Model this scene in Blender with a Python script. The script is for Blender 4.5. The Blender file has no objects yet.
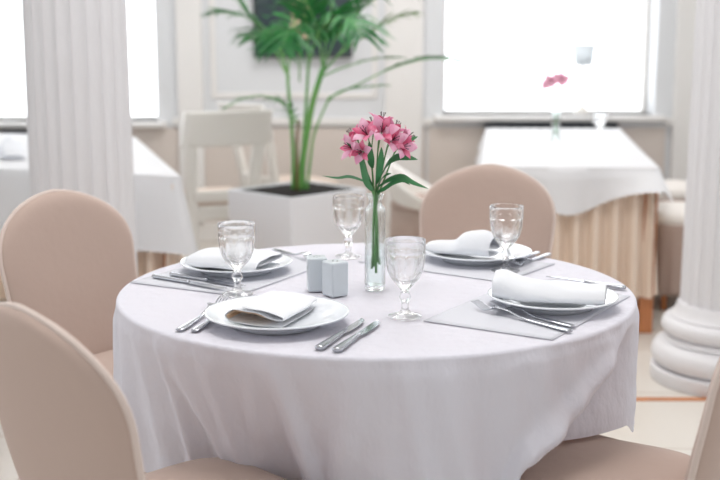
import bpy, bmesh, math, random
from mathutils import Vector, Matrix, noise
random.seed(7)
PI = math.pi
sc = bpy.context.scene
COL = sc.collection

# ------------------------------------------------------------------ helpers
def lin(c):
    return tuple(((v/255)/12.92 if v/255 <= .04045 else ((v/255+.055)/1.055)**2.4) for v in c)

def mat(name, rgb, rough=.6, metal=0, trans=0, ior=1.45, spec=.5, noise_amt=0, nscale=30, bump=0, bscale=200,
        sheen=0, sub=0, coat=0, stretch=(1,1,1), transluc=0, rgb2=None, see=0):
    m = bpy.data.materials.new(name); m.use_nodes = True
    nt = m.node_tree; b = nt.nodes['Principled BSDF']
    c = lin(rgb)
    b.inputs['Base Color'].default_value = (*c, 1)
    b.inputs['Roughness'].default_value = rough
    b.inputs['Metallic'].default_value = metal
    b.inputs['Transmission Weight'].default_value = trans
    b.inputs['IOR'].default_value = ior
    b.inputs['Specular IOR Level'].default_value = spec
    b.inputs['Sheen Weight'].default_value = sheen
    b.inputs['Coat Weight'].default_value = coat
    tc = nt.nodes.new('ShaderNodeTexCoord')
    mp = nt.nodes.new('ShaderNodeMapping'); mp.inputs['Scale'].default_value = stretch
    nt.links.new(tc.outputs['Object'], mp.inputs['Vector'])
    if noise_amt or rgb2:
        n = nt.nodes.new('ShaderNodeTexNoise'); n.inputs['Scale'].default_value = nscale; n.inputs['Detail'].default_value = 4
        nt.links.new(mp.outputs[0], n.inputs['Vector'])
        r = nt.nodes.new('ShaderNodeValToRGB')
        r.color_ramp.elements[0].position = .3; r.color_ramp.elements[1].position = .7
        c2 = lin(rgb2) if rgb2 else tuple(min(1, v*(1+noise_amt)) for v in c)
        c1 = c if rgb2 else tuple(v*(1-noise_amt) for v in c)
        r.color_ramp.elements[0].color = (*c1, 1); r.color_ramp.elements[1].color = (*c2, 1)
        nt.links.new(n.outputs['Fac'], r.inputs['Fac']); nt.links.new(r.outputs[0], b.inputs['Base Color'])
    if bump:
        n2 = nt.nodes.new('ShaderNodeTexNoise'); n2.inputs['Scale'].default_value = bscale; n2.inputs['Detail'].default_value = 3
        nt.links.new(mp.outputs[0], n2.inputs['Vector'])
        bp = nt.nodes.new('ShaderNodeBump'); bp.inputs['Strength'].default_value = bump; bp.inputs['Distance'].default_value = .01
        nt.links.new(n2.outputs['Fac'], bp.inputs['Height']); nt.links.new(bp.outputs[0], b.inputs['Normal'])
    out = nt.nodes['Material Output']
    last = b.outputs[0]
    if transluc:
        t = nt.nodes.new('ShaderNodeBsdfTranslucent'); t.inputs[0].default_value = (*c, 1)
        mx = nt.nodes.new('ShaderNodeMixShader'); mx.inputs[0].default_value = transluc
        nt.links.new(last, mx.inputs[1]); nt.links.new(t.outputs[0], mx.inputs[2]); last = mx.outputs[0]
    if see:
        t = nt.nodes.new('ShaderNodeBsdfTransparent')
        mx = nt.nodes.new('ShaderNodeMixShader'); mx.inputs[0].default_value = see
        nt.links.new(last, mx.inputs[1]); nt.links.new(t.outputs[0], mx.inputs[2]); last = mx.outputs[0]
    nt.links.new(last, out.inputs[0])
    return m

class MB:
    """collects vertices and faces for one mesh object"""
    def __init__(s): s.v = []; s.f = []
    def add(s, vs, fs, M=None):
        o = len(s.v)
        for p in vs:
            p = Vector(p); s.v.append(tuple(M @ p) if M else tuple(p))
        s.f += [tuple(i+o for i in f) for f in fs]
    def grid(s, fn, nu, nv, cu=False, cv=False):
        o = len(s.v)
        for j in range(nv):
            for i in range(nu):
                s.v.append(tuple(fn(i, j)))
        for j in range(nv if cv else nv-1):
            for i in range(nu if cu else nu-1):
                a = o+j*nu+i; b = o+j*nu+(i+1) % nu; c = o+((j+1) % nv)*nu+(i+1) % nu; d = o+((j+1) % nv)*nu+i
                s.f.append((a, b, c, d))
        return o
    def lathe(s, prof, n=48, mod=None, M=None):
        """prof: (r,z) list; r=0 ends are closed"""
        vs = []; fs = []; rows = []
        for (r, z) in prof:
            if r <= 1e-6:
                rows.append([len(vs)]); vs.append((0, 0, z))
            else:
                row = []
                for i in range(n):
                    a = 2*PI*i/n; k = mod(a, z) if mod else 1
                    row.append(len(vs)); vs.append((r*k*math.cos(a), r*k*math.sin(a), z))
                rows.append(row)
        for A, B in zip(rows, rows[1:]):
            if len(A) == 1 and len(B) == 1: continue
            for i in range(n):
                j = (i+1) % n
                if len(A) == 1: fs.append((A[0], B[j], B[i]))
                elif len(B) == 1: fs.append((A[i], A[j], B[0]))
                else: fs.append((A[i], A[j], B[j], B[i]))
        s.add(vs, fs, M)
    def tube(s, pts, rad, n=8, cap=True):
        pts = [Vector(p) for p in pts]
        if not isinstance(rad, (list, tuple)): rad = [rad]*len(pts)
        o = len(s.v); up = Vector((0, 0, 1))
        T = (pts[1]-pts[0]).normalized()
        N = T.cross(up)
        if N.length < .05: N = T.cross(Vector((1, 0, 0)))
        N.normalize()
        for k, p in enumerate(pts):
            a = pts[max(0, k-1)]; b = pts[min(len(pts)-1, k+1)]
            T = (b-a).normalized()
            N = (N - T*N.dot(T)).normalized(); B = T.cross(N)
            for i in range(n):
                q = 2*PI*i/n
                s.v.append(tuple(p+(N*math.cos(q)+B*math.sin(q))*rad[k]))
        for k in range(len(pts)-1):
            for i in range(n):
                j = (i+1) % n
                s.f.append((o+k*n+i, o+k*n+j, o+(k+1)*n+j, o+(k+1)*n+i))
        if cap:
            s.f.append(tuple(o+i for i in reversed(range(n))))
            e = o+(len(pts)-1)*n
            s.f.append(tuple(e+i for i in range(n)))
    def box(s, x0, x1, y0, y1, z0, z1, M=None):
        vs = [(x, y, z) for z in (z0, z1) for y in (y0, y1) for x in (x0, x1)]
        s.add(vs, [(0, 2, 3, 1), (4, 5, 7, 6), (0, 1, 5, 4), (2, 6, 7, 3), (0, 4, 6, 2), (1, 3, 7, 5)], M)
    def ribbon(s, pts, widths, side, fold=0):
        """leaf blade along pts with a centre crease; side = sideways vector"""
        o = len(s.v); side = Vector(side).normalized(); n = len(pts)
        for k, p in enumerate(pts):
            p = Vector(p); w = widths[k]
            a = Vector(pts[max(0, k-1)]); b = Vector(pts[min(n-1, k+1)])
            up = side.cross((b-a)).normalized()
            s.v += [tuple(p-side*w+up*w*fold), tuple(p), tuple(p+side*w+up*w*fold)]
        for k in range(n-1):
            a = o+3*k
            s.f += [(a, a+1, a+4, a+3), (a+1, a+2, a+5, a+4)]
    def build(s, name, m, parent=None, smooth=True, bevel=0, seg=2, solid=0, subd=0, angle=None, loc=None):
        me = bpy.data.meshes.new(name); me.from_pydata(s.v, [], s.f); me.update()
        bm = bmesh.new(); bm.from_mesh(me)
        bmesh.ops.remove_doubles(bm, verts=bm.verts, dist=1e-6)
        bmesh.ops.recalc_face_normals(bm, faces=bm.faces); bm.to_mesh(me); bm.free()
        ob = bpy.data.objects.new(name, me); COL.objects.link(ob)
        if m: me.materials.append(m)
        if parent: ob.parent = parent
        if loc: ob.location = loc
        if smooth:
            for p in me.polygons: p.use_smooth = True
        if solid:
            d = ob.modifiers.new('solid', 'SOLIDIFY'); d.thickness = solid; d.offset = 0
        if bevel:
            d = ob.modifiers.new('bevel', 'BEVEL'); d.width = bevel; d.segments = seg; d.limit_method = 'ANGLE'; d.angle_limit = math.radians(40)
            if smooth:
                d.harden_normals = True
        if subd:
            d = ob.modifiers.new('sub', 'SUBSURF'); d.levels = subd; d.render_levels = subd
        if smooth and angle:
            me.set_sharp_from_angle(angle=math.radians(angle))
        return ob

def tag(o, label=None, cat=None, group=None, kind=None):
    if label: o['label'] = label
    if cat: o['category'] = cat
    if group: o['group'] = group
    if kind: o['kind'] = kind
    return o
def empty(name, loc, rz=0):
    o = bpy.data.objects.new(name, None); COL.objects.link(o)
    o.location = loc; o.rotation_euler = (0, 0, rz); o.empty_display_size = .05
    return o
def children(o): return [c for c in bpy.data.objects if c.parent == o]
def copy_tree(o, parent=None):
    c = o.copy(); COL.objects.link(c)
    c.parent = parent
    for ch in children(o): copy_tree(ch, c)
    return c
def struct(mb, name, m, parent=None, **k):
    o = mb.build(name, m, parent, **k)
    if not parent: o['kind'] = 'structure'
    return o
def sstep(a, b, x):
    t = max(0, min(1, (x-a)/(b-a))); return t*t*(3-2*t)
def lerp(a, b, t): return a+(b-a)*t
def spline(ctrl, n):
    """Catmull-Rom through control points"""
    P = [Vector(c) for c in ctrl]; P = [2*P[0]-P[1]]+P+[2*P[-1]-P[-2]]
    out = []; m = len(P)-3
    for k in range(n):
        t = k/(n-1)*m; i = min(int(t), m-1); t -= i
        a, b, c, d = P[i:i+4]
        out.append(.5*((2*b)+(c-a)*t+(2*a-5*b+4*c-d)*t*t+(3*b-a-3*c+d)*t**3))
    return out
def interp(tab, x):
    for (a, fa), (b, fb) in zip(tab, tab[1:]):
        if x <= b:
            t = max(0, (x-a)/(b-a)); t = t*t*(3-2*t)
            return fa+(fb-fa)*t
    return tab[-1][1]

# ------------------------------------------------------------------ materials
M = {}
M['wall'] = mat('wall_paint', (225, 226, 228), .7, bump=.03, bscale=60)
M['panel'] = mat('wainscot_paint', (218, 207, 199), .7, bump=.03, bscale=60)
M['trim'] = mat('trim_paint', (236, 233, 230), .5)
M['ceil'] = mat('ceiling_paint', (240, 239, 237), .8)
M['column'] = mat('column_plaster', (228, 226, 228), .55, bump=.04, bscale=40)
M['cloth'] = mat('white_linen', (234, 233, 242), .75, bump=.5, bscale=38, stretch=(1, 1, .5), transluc=.2, spec=.3)
M['table_cloth2'] = mat('overlay_linen', (238, 238, 240), .75, bump=.08, bscale=40, transluc=.15, spec=.3)
M['skirt'] = mat('peach_satin', (252, 233, 215), .5, bump=.06, bscale=60, transluc=.2)
M['cover'] = mat('beige_chair_fabric', (186, 164, 153), .8, bump=.12, bscale=28, sheen=.1, spec=.2)
M['piping'] = mat('beige_piping', (212, 195, 186), .8, sheen=.1)
M['cover_lit'] = mat('window_lit_seat_cover', (242, 236, 230), .7, bump=.1, bscale=30)  # paler copy of the beige cover, window light put into the seat colour
M['wood'] = mat('orange_wood', (196, 128, 84), .45, noise_amt=.2, nscale=12, stretch=(1, 1, .15))
M['white_wood'] = mat('white_lacquer', (240, 236, 230), .35)
M['seatpad'] = mat('seat_fabric', (222, 204, 190), .8, bump=.08, bscale=60)
M['china'] = mat('white_china', (236, 239, 244), .18, coat=.3)
M['ceramic'] = mat('grey_white_ceramic', (205, 211, 216), .3)
M['hole'] = mat('dark_hole', (40, 40, 42), .8)
M['napkin'] = mat('napkin_linen', (238, 239, 243), .8, bump=.12, bscale=120, transluc=.12)
M['napkin_in'] = mat('napkin_tan_inside', (226, 196, 168), .85, bump=.1, bscale=120)
M['mat'] = mat('grey_placemat', (205, 205, 212), .7, bump=.12, bscale=260)
M['steel'] = mat('polished_steel', (184, 186, 192), .18, metal=1)
M['glass'] = mat('clear_glass', (255, 255, 255), 0, trans=1, ior=1.36, see=.3)
M['vase_glass'] = mat('pale_glass', (246, 252, 251), .02, trans=1, ior=1.3, see=.3)
M['water'] = mat('water', (250, 255, 253), 0, trans=1, ior=1.25, see=.3)
M['pane'] = mat('window_glass', (255, 255, 255), .05, see=.93)
M['petal'] = mat('pink_petal', (226, 138, 176), .5, rgb2=(246, 212, 228), nscale=45, transluc=.3)
M['petal2'] = mat('deep_pink_petal', (212, 74, 118), .5, rgb2=(240, 158, 186), nscale=60, transluc=.25)
M['petaly'] = mat('yellow_pink_petal', (240, 206, 216), .5, rgb2=(226, 140, 170), nscale=90, transluc=.25)
M['stem'] = mat('green_stem', (104, 150, 92), .5, noise_amt=.15, nscale=30)
M['leaf'] = mat('lily_leaf', (52, 112, 70), .4, rgb2=(82, 146, 92), nscale=18, transluc=.2)
M['stamen'] = mat('stamen', (70, 40, 50), .6)
M['palm'] = mat('palm_leaf', (16, 80, 44), .4, rgb2=(50, 142, 60), nscale=5, transluc=.12)
M['palm_tip'] = mat('palm_leaf_yellowing', (104, 130, 42), .45, rgb2=(62, 130, 58), nscale=6, transluc=.2)
M['palm_stem'] = mat('palm_cane', (82, 158, 74), .4, rgb2=(128, 182, 96), nscale=10, stretch=(1, 1, .3))
M['palm_brown'] = mat('palm_husk', (124, 90, 60), .8, rgb2=(92, 120, 60), nscale=10)
M['soil'] = mat('potting_soil', (28, 19, 15), .95, noise_amt=.5, nscale=60, bump=.6, bscale=60)
M['planter'] = mat('white_planter', (238, 238, 242), .4)
M['dark'] = mat('dark_metal', (46, 48, 52), .5, metal=.4)
M['frame_dark'] = mat('picture_frame', (60, 66, 68), .5)
M['shade'] = mat('lampshade', (240, 243, 245), .8, transluc=.45)

# floor: pale stone tiles with thin joints
def floor_mat():
    m = bpy.data.materials.new('cream_tiles'); m.use_nodes = True; nt = m.node_tree; b = nt.nodes['Principled BSDF']
    tc = nt.nodes.new('ShaderNodeTexCoord'); mp = nt.nodes.new('ShaderNodeMapping')
    mp.inputs['Rotation'].default_value = (0, 0, math.radians(3))
    br = nt.nodes.new('ShaderNodeTexBrick'); br.offset = 0; br.inputs['Scale'].default_value = 1
    br.inputs['Brick Width'].default_value = .6; br.inputs['Row Height'].default_value = .6
    br.inputs['Mortar Size'].default_value = .004; br.inputs['Mortar Smooth'].default_value = .2
    br.inputs['Color1'].default_value = (*lin((226, 218, 208)), 1); br.inputs['Color2'].default_value = (*lin((232, 226, 218)), 1)
    br.inputs['Mortar'].default_value = (*lin((196, 180, 166)), 1)
    n = nt.nodes.new('ShaderNodeTexNoise'); n.inputs['Scale'].default_value = 3
    mx = nt.nodes.new('ShaderNodeMixRGB'); mx.blend_type = 'MULTIPLY'; mx.inputs[0].default_value = .12
    nt.links.new(tc.outputs['Object'], mp.inputs[0]); nt.links.new(mp.outputs[0], br.inputs['Vector'])
    nt.links.new(br.outputs['Color'], mx.inputs[1]); nt.links.new(n.outputs['Fac'], mx.inputs[2]); nt.links.new(mx.outputs[0], b.inputs['Base Color'])
    b.inputs['Roughness'].default_value = .3
    return m
M['floor'] = floor_mat()

def painting_mat():
    m = bpy.data.materials.new('dark_painting'); m.use_nodes = True; nt = m.node_tree; b = nt.nodes['Principled BSDF']
    tc = nt.nodes.new('ShaderNodeTexCoord')
    n = nt.nodes.new('ShaderNodeTexNoise'); n.inputs['Scale'].default_value = 3.2; n.inputs['Detail'].default_value = 3
    nt.links.new(tc.outputs['Object'], n.inputs['Vector'])
    r = nt.nodes.new('ShaderNodeValToRGB'); e = r.color_ramp.elements
    e[0].position = .35; e[0].color = (*lin((24, 44, 56)), 1); e[1].position = .7; e[1].color = (*lin((66, 78, 78)), 1)
    nt.links.new(n.outputs['Fac'], r.inputs[0])
    # one pale upright brushstroke
    sep = nt.nodes.new('ShaderNodeSeparateXYZ'); nt.links.new(tc.outputs['Object'], sep.inputs[0])
    n2 = nt.nodes.new('ShaderNodeTexNoise'); n2.inputs['Scale'].default_value = 2.5; nt.links.new(tc.outputs['Object'], n2.inputs['Vector'])
    def math_(op, a, bb):
        q = nt.nodes.new('ShaderNodeMath'); q.operation = op
        for k, v in enumerate((a, bb)):
            if isinstance(v, (int, float)): q.inputs[k].default_value = v
            else: nt.links.new(v, q.inputs[k])
        return q.outputs[0]
    wob = math_('MULTIPLY', math_('SUBTRACT', n2.outputs['Fac'], .5), .12)
    x = math_('ABSOLUTE', math_('ADD', math_('SUBTRACT', sep.outputs['X'], -.02), wob), 0)
    inside = math_('LESS_THAN', x, .055)
    low = math_('GREATER_THAN', sep.outputs['Z'], .12)
    f = math_('MULTIPLY', inside, low)
    mx = nt.nodes.new('ShaderNodeMixRGB'); nt.links.new(f, mx.inputs[0]); nt.links.new(r.outputs[0], mx.inputs[1])
    mx.inputs[2].default_value = (*lin((196, 170, 146)), 1)
    nt.links.new(mx.outputs[0], b.inputs['Base Color']); b.inputs['Roughness'].default_value = .5
    return m
M['painting'] = painting_mat()

# ------------------------------------------------------------------ room
YB = 7.4          # inner face of the window wall
XL, XR, YF, ZC = -4.6, 4.6, -2.4, 3.7
b = MB(); b.box(XL, XR, YF, YB, -.12, 0); struct(b, 'floor', M['floor'], smooth=False)
b = MB(); b.box(XL, XR, YF, YB+.4, ZC, ZC+.1); struct(b, 'ceiling', M['ceil'], smooth=False)
# window wall with two openings
WINS = [(-3.05, -1.30, .775, 3.0), (.53, 1.885, .815, 3.0)]
b = MB(); xs = [XL]
T = .34
for (x0, x1, z0, z1) in WINS:
    b.box(xs[-1], x0, YB, YB+T, 0, ZC); b.box(x0, x1, YB, YB+T, 0, z0); b.box(x0, x1, YB, YB+T, z1, ZC); xs.append(x1)
b.box(xs[-1], XR, YB, YB+T, 0, ZC)
struct(b, 'wall_back', M['wall'], smooth=False)
# side walls with tall windows of their own along them
def side_wall(name, x0, x1):
    b = MB()
    ys = [YF, -1.6, .4, 1.4, 3.4, 4.4, 6.4, YB+T]
    for i in range(0, 8, 2): b.box(x0, x1, ys[i], ys[i+1], 0, ZC)
    for i in range(1, 7, 2): b.box(x0, x1, ys[i], ys[i+1], 0, .8); b.box(x0, x1, ys[i], ys[i+1], 3.1, ZC)
    struct(b, name, M['wall'], smooth=False)
side_wall('wall_left', XL-.3, XL); side_wall('wall_right', XR, XR+.3)
for i, (x0, x1, z0, z1) in enumerate(WINS):
    w = empty('window_%d' % (i+1), ((x0+x1)/2, YB+.2, z0)); w['kind'] = 'structure'
    hw = (x1-x0)/2; h = z1-z0
    f = MB(); t = .03
    t2 = .018; f.box(-hw, -hw+t, 0, .07, 0, h); f.box(hw-t, hw, 0, .07, 0, h); f.box(-hw+t, hw-t, 0, .07, 0, t2); f.box(-hw+t, hw-t, 0, .07, h-t, h)
    f.box(-hw+t, hw-t, .01, .06, 1.42, 1.46)
    f.build('window_frame', M['trim'], w, smooth=False, bevel=.006)
    p = MB(); p.box(-hw+t, hw-t, .03, .036, t2, 1.42); p.box(-hw+t, hw-t, .03, .036, 1.46, h-t); p.build('window_pane', M['pane'], w, smooth=False)
    s = MB(); s.box(-hw-.06, hw+.06, -.28, 0, -.035, .0); s.build('window_sill', M['trim'], w, smooth=False, bevel=.008)
# wainscot under the windows, chair rail, baseboard, wall panel mouldings
b = MB()
for (x0, x1) in ((-3.15, -1.16), (.44, 1.96)): b.box(x0, x1, YB-.012, YB, .12, .735)
for (x0, x1) in ((-1.16, .44),): b.box(x0+.02, x1-.02, YB-.012, YB, .12, .735)
struct(b, 'trim_1', M['panel'], smooth=False)
b = MB(); b.box(XL, -3.12, YB-.03, YB, .75, .80); b.box(-1.2, .47, YB-.03, YB, .75, .80); b.box(1.95, XR, YB-.03, YB, .75, .80)
struct(b, 'trim_2', M['trim'], smooth=False, bevel=.008)
b = MB(); b.box(XL, XR, YB-.025, YB, 0, .12); struct(b, 'baseboard_back', M['trim'], smooth=False, bevel=.006)
b = MB()
for (x0, x1) in ((-1.16, -1.0), (.16, .40), (2.0, 2.3)):          # shallow pilasters between windows
    b.box(x0, x1, YB-.045, YB, .12, ZC)
struct(b, 'trim_3', M['trim'], smooth=False, bevel=.006)
b = MB()
def frame_moulding(x0, x1, z0, z1, w=.035):
    b.box(x0, x1, YB-.012, YB, z0, z0+w); b.box(x0, x1, YB-.012, YB, z1-w, z1)
    b.box(x0, x0+w, YB-.012, YB, z0+w, z1-w); b.box(x1-w, x1, YB-.012, YB, z0+w, z1-w)
frame_moulding(-.95, .11, .92, 3.1)
struct(b, 'trim_4', M['trim'], smooth=False, bevel=.006)
# wood inlay strip across the tiles
b = MB(); b.box(XL, XR, 4.045, 4.085, -.02, .002); struct(b, 'trim_5', M['wood'], smooth=False)

# painting between the windows
pr = empty('painting', (-.36, YB-.03, 1.18)); tag(pr, 'dark teal painting with a pale vertical streak on the wall behind the palm', 'painting')
b = MB(); b.box(-.29, .29, -.012, .0, .02, .86); b.build('canvas', M['painting'], pr, smooth=False)
b = MB()
for (x0, x1, z0, z1) in ((-.31, -.285, 0, .88), (.285, .31, 0, .88), (-.285, .285, 0, .025), (-.285, .285, .855, .88)): b.box(x0, x1, -.022, .006, z0, z1)
b.build('picture_frame', M['frame_dark'], pr, smooth=False, bevel=.003)

# ------------------------------------------------------------------ columns
def make_column(X, Y, rs, label):
    r = empty('fluted_column', (X, Y, 0)); tag(r, label, 'column', 'white fluted columns')
    NF = 22
    def flute(a, z):
        c = abs(math.sin(a*NF/2)); return 1-.078*(c**.55)
    sh = MB(); prof = [(rs*1.0, .30), (rs, .33), (rs*.985, .8), (rs*.965, 1.6), (rs*.93, 2.5), (rs*.90, 3.35)]
    sh.lathe(prof, 264, flute); sh.build('shaft', M['column'], r)
    bs = MB(); k = rs/.2
    def tor(rc, zc, rr, n=8): return [((rc+rr*math.cos(t))*k, zc+rr*math.sin(t)) for t in [(-PI/2)+PI*i/n for i in range(n+1)]]
    prof = [(0, 0), (.30*k, 0), (.305*k, .005), (.305*k, .05), (.295*k, .055)]+tor(.255, .105, .05)+[(.262*k, .16), (.25*k, .175)] + tor(.235, .215, .034) + [(.238*k, .255), (.222*k, .262), (.215*k, .285), (rs*1.03, .305), (0, .305)]
    bs.lathe(prof, 96); bs.build('base', M['column'], r, angle=50)
    cp = MB(); q = rs*.9
    cp.lathe([(0, 3.35), (q*1.04, 3.35), (q*1.12, 3.37), (q*1.12, 3.41), (q*1.02, 3.42), (q*1.05, 3.50), (q*1.4, 3.58), (q*1.45, 3.60), (q*1.45, ZC), (0, ZC)], 96)
    cp.build('capital', M['column'], r, angle=50)
    return r
make_column(-1.045, 4.30, .194, 'white fluted column at the left behind the beige chair')
make_column(1.435, 4.33, .193, 'white fluted column at the right edge with round moulded base on tiles')

# ------------------------------------------------------------------ round table
TC = Vector((.036, 2.575)); TR = .583; TZ = .75
def polar(th, r): a = math.radians(th); return TC.x+r*math.cos(a), TC.y+r*math.sin(a)
rt = empty('round_table', (TC.x, TC.y, 0)); tag(rt, 'round dining table hidden under the white cloth in the foreground', 'table')
b = MB(); b.lathe([(0, .715), (.56, .715), (.568, .72), (.568, .738), (.56, .744), (0, .744)], 96); b.build('tabletop', M['wood'], rt, angle=50)
b = MB(); b.lathe([(0, .03), (.05, .03), (.05, .3), (.04, .5), (.06, .715), (0, .715)], 32); b.build('pedestal', M['wood'], rt, angle=50)
for k in range(4):
    b = MB(); a = k*PI/2+.9
    pts = [(.04*math.cos(a), .04*math.sin(a), .14), (.15*math.cos(a), .15*math.sin(a), .09), (.27*math.cos(a), .27*math.sin(a), .022)]
    b.tube(spline(pts, 8), [.03, .028, .026, .024, .022, .021, .02, .02], 10); b.build('foot', M['wood'], rt)

def ang_diff(a, b): return (a-b+180) % 360-180
FOLDS = [(i*360/38+random.uniform(-3.4, 3.4), random.uniform(2.2, 4.2), random.uniform(.3, 1.0)) for i in range(38)]
def drape(th, t):
    """radius of the hanging cloth at angle th (deg), t = 0 at the table edge, 1 at the hem"""
    r = TR+.006*sstep(0, .1, t)
    f = 0
    for (c, w, a) in FOLDS:
        d = ang_diff(th, c+ (t-.5)*8*math.sin(c))/w
        if abs(d) < 3: f += a*math.exp(-d*d)
    # chair seat pushed in at the near left
    d = ang_diff(th, -124)
    w = sstep(0, 1, (math.cos(max(-1, min(1, d/50))*PI)+1)/2*1.25)
    r -= .145*w*t**1.1
    # chair seat pushed in at the right: the front of the cloth turns in along a slanting fold
    n_ = th_norm(th)
    lo = lerp(-27, -63, min(1, t*1.05)); hi = -17
    w = sstep(lo-1.5, lo+3, n_)*(1-sstep(min(lo+5, hi-4), hi, n_))
    r -= w*.14*sstep(.02, .5, t)
    q = 1-sstep(lo-5, lo+2, n_)*(1-sstep(2, 8, n_))
    r += (.046*f-.026)*(t**.6)*q
    d = ang_diff(th, lo-4)/5
    r += .024*math.exp(-d*d)*sstep(.05, .4, t)
    d = ang_diff(th, 158)
    r -= .05*((math.cos(max(-1, min(1, d/38))*PI)+1)/2)*t
    return r
def hem_z(th):
    h = HEM+.015*math.sin(4*math.radians(th)+.8)
    for (c, hw, z) in ((-126, 16, .41), (-32, 33, .502), (166, 15, .502), (-6, 15, .472)):
        k = 1-sstep(hw-2, hw+3, abs(ang_diff(th, c))); h = lerp(h, z, k)
    return h
def th_norm(th): return (th+180) % 360-180
NT = 540; rows_top = [0.0, .15, .3, .42, .5, .55, .575]
rows_edge = [(math.sin(q), math.cos(q)) for q in [PI/2*k/5 for k in range(1, 6)]]
RD = 48; HEM = .37
b = MB()
vs = [(0, 0, TZ)]; fs = []
def ring(fn):
    o = len(vs)
    for i in range(NT): vs.append(fn(360*i/NT))
    return o
rings = []
for r in rows_top[1:]:
    rings.append(ring(lambda th: (r*math.cos(math.radians(th)), r*math.sin(math.radians(th)), TZ+.0012*noise.noise(Vector((r*9*math.cos(math.radians(th)), r*9*math.sin(math.radians(th)), 3))))))
re = TR-.575
for (s_, c_) in rows_edge:
    rings.append(ring(lambda th: ((.575+re*s_)*math.cos(math.radians(th)), (.575+re*s_)*math.sin(math.radians(th)), TZ-re*(1-c_))))
z0 = TZ-re
for k in range(1, RD+1):
    t = k/RD
    def fn(th):
        a = math.radians(th); r = drape(th, t)
        hem = hem_z(th)
        nz = Vector((3*math.cos(a)*1.5, 3*math.sin(a)*1.5, t*2.5))
        r += .004*noise.noise(nz*2.3)*t
        return (r*math.cos(a), r*math.sin(a), z0+(hem-z0)*t)
    rings.append(ring(fn))
for i in range(NT): fs.append((0, rings[0]+i, rings[0]+(i+1) % NT))
for A, B in zip(rings, rings[1:]):
    for i in range(NT): j = (i+1) % NT; fs.append((A+i, B+i, B+j, A+j))
b.add(vs, fs)
tcl = b.build('tablecloth', M['cloth'], loc=(TC.x, TC.y, 0))
tag(tcl, 'white tablecloth draped over the round table in the foreground', 'tablecloth')

# ------------------------------------------------------------------ covered chairs
def chair_back_w(z):
    w = interp([(.05, .215), (.30, .198), (.47, .188), (.64, .212), (.76, .219)], z)
    if z > .74:
        q = min(1, (z-.74)/.165); w = .2185*(1-q**2.4)**.60
    return w
def back_y(z, u):
    lean = 0 if z < .46 else (z-.46)*.20
    return -.215-lean-.028*(1-u*u)*sstep(.4, .8, z)
def make_chair(label, group, loc, facing, name='covered_chair', seat_mat=None):
    r = empty(name, (*loc, 0), math.atan2(facing[1], facing[0])-PI/2); tag(r, label, 'chair', group)
    # seat cushion
    def outline(s, n=64):
        pts = []
        for i in range(n):
            a = 2*PI*i/n; c, d = math.cos(a), math.sin(a)
            x = math.copysign(abs(c)**.42, c); y = math.copysign(abs(d)**.42, d)
            pts.append((x*(.222 if y > 0 else .205)*s, .01+y*.21*s))
        return pts
    m = MB(); prof = [(.0, .494), (.35, .493), (.7, .488), (.9, .479), (.98, .466), (1.0, .45), (1.0, .425), (.97, .42), (0, .42)]
    vs = []; fs = []; n = 64
    for (s, z) in prof:
        for (x, y) in outline(max(s, .001), n): vs.append((x, y, z))
    for k in range(len(prof)-1):
        for i in range(n): j = (i+1) % n; fs.append((k*n+i, k*n+j, (k+1)*n+j, (k+1)*n+i))
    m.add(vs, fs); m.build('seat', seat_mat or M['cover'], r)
    # skirt of the cover
    m = MB(); n = 96; o = outline(1.0, n)
    def sk(i, j):
        t = j/11; x, y = o[i % n]; f = 1-.012+.05*t+.02*t*math.sin(i*2*PI/n*14)
        return (x*f, .01+(y-.01)*f, .43-.35*t)
    m.grid(sk, n, 12, cu=True); m.build('skirt', M['cover'], r, solid=.004)
    # back
    zs = [.06+.68*k/17 for k in range(18)]+[.74+.165*math.sin(PI/2*k/14) for k in range(1, 14)]+[.9045]
    us = [-math.cos(PI*i/24) for i in range(25)]
    m = MB(); nu = len(us); nz = len(zs)
    def surf(sgn):
        def fn(i, j):
            u = us[i]; z = zs[j]; w = chair_back_w(z)
            edge = (1-abs(u)**5)**.5 if abs(u) < 1 else 0
            top = 1 if z < .83 else max(0, 1-((z-.83)/.0745)**4)**.5
            th = .026*edge*top
            return (u*w, back_y(z, u*w/.2185)+sgn*th, z)
        return fn
    m.grid(surf(1), nu, nz); m.grid(surf(-1), nu, nz)
    m.build('backrest', M['cover'], r)
    # piped seam around the back
    m = MB()
    half = [(chair_back_w(z), z) for z in zs]
    line = [(-w, z) for (w, z) in half[:-1]]+[(0, half[-1][1]+.001)]+[(w, z) for (w, z) in reversed(half[:-1])]
    m.tube([(x, back_y(z, x/.2185), z) for (x, z) in line if z > .3], .006, 8)
    m.build('piping', M['piping'], r)
    for (x, y) in ((-.17, .17), (.17, .17), (-.15, -.155), (.15, -.155)):
        m = MB(); m.tube([(x, y, .42), (x, y, 0)], [.02, .015], 10); m.build('leg', M['wood'], r)
    return r
def chair_by_back(label, group, back, facing, **k):
    f = Vector(facing).normalized(); p = Vector(back)+f*.24
    return make_chair(label, group, p, f, **k)
G = 'beige covered chairs'
chair_by_back('beige covered chair behind the left side of the round table, beside the fluted column', G, (-.755, 3.02), (.80, -.60))
chair_by_back('beige covered chair seen from behind in the near left corner', G, (-.465, 1.80), (.71, .70))
chair_by_back('beige covered chair cut off at the bottom right corner of the photo', G, (.668, 2.03), (-.86, .51))
chair_by_back('beige covered chair across the round table, behind the right hand goblet', G, (.395, 3.62), (-.34, -.94))
chair_by_back('covered chair at the far left table, mostly hidden behind the nearest column', G, (-1.32, 3.30), (-.35, .94))
chair_by_back('covered chair with a pale window-lit seat beside the far right table, nearer to the camera', G, (1.90, 5.62), (-1, .05), seat_mat=M['cover_lit'])
chair_by_back('covered chair beside the far right table, nearer to the window', G, (2.0, 6.55), (-1, -.05), seat_mat=M['cover_lit'])

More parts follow.
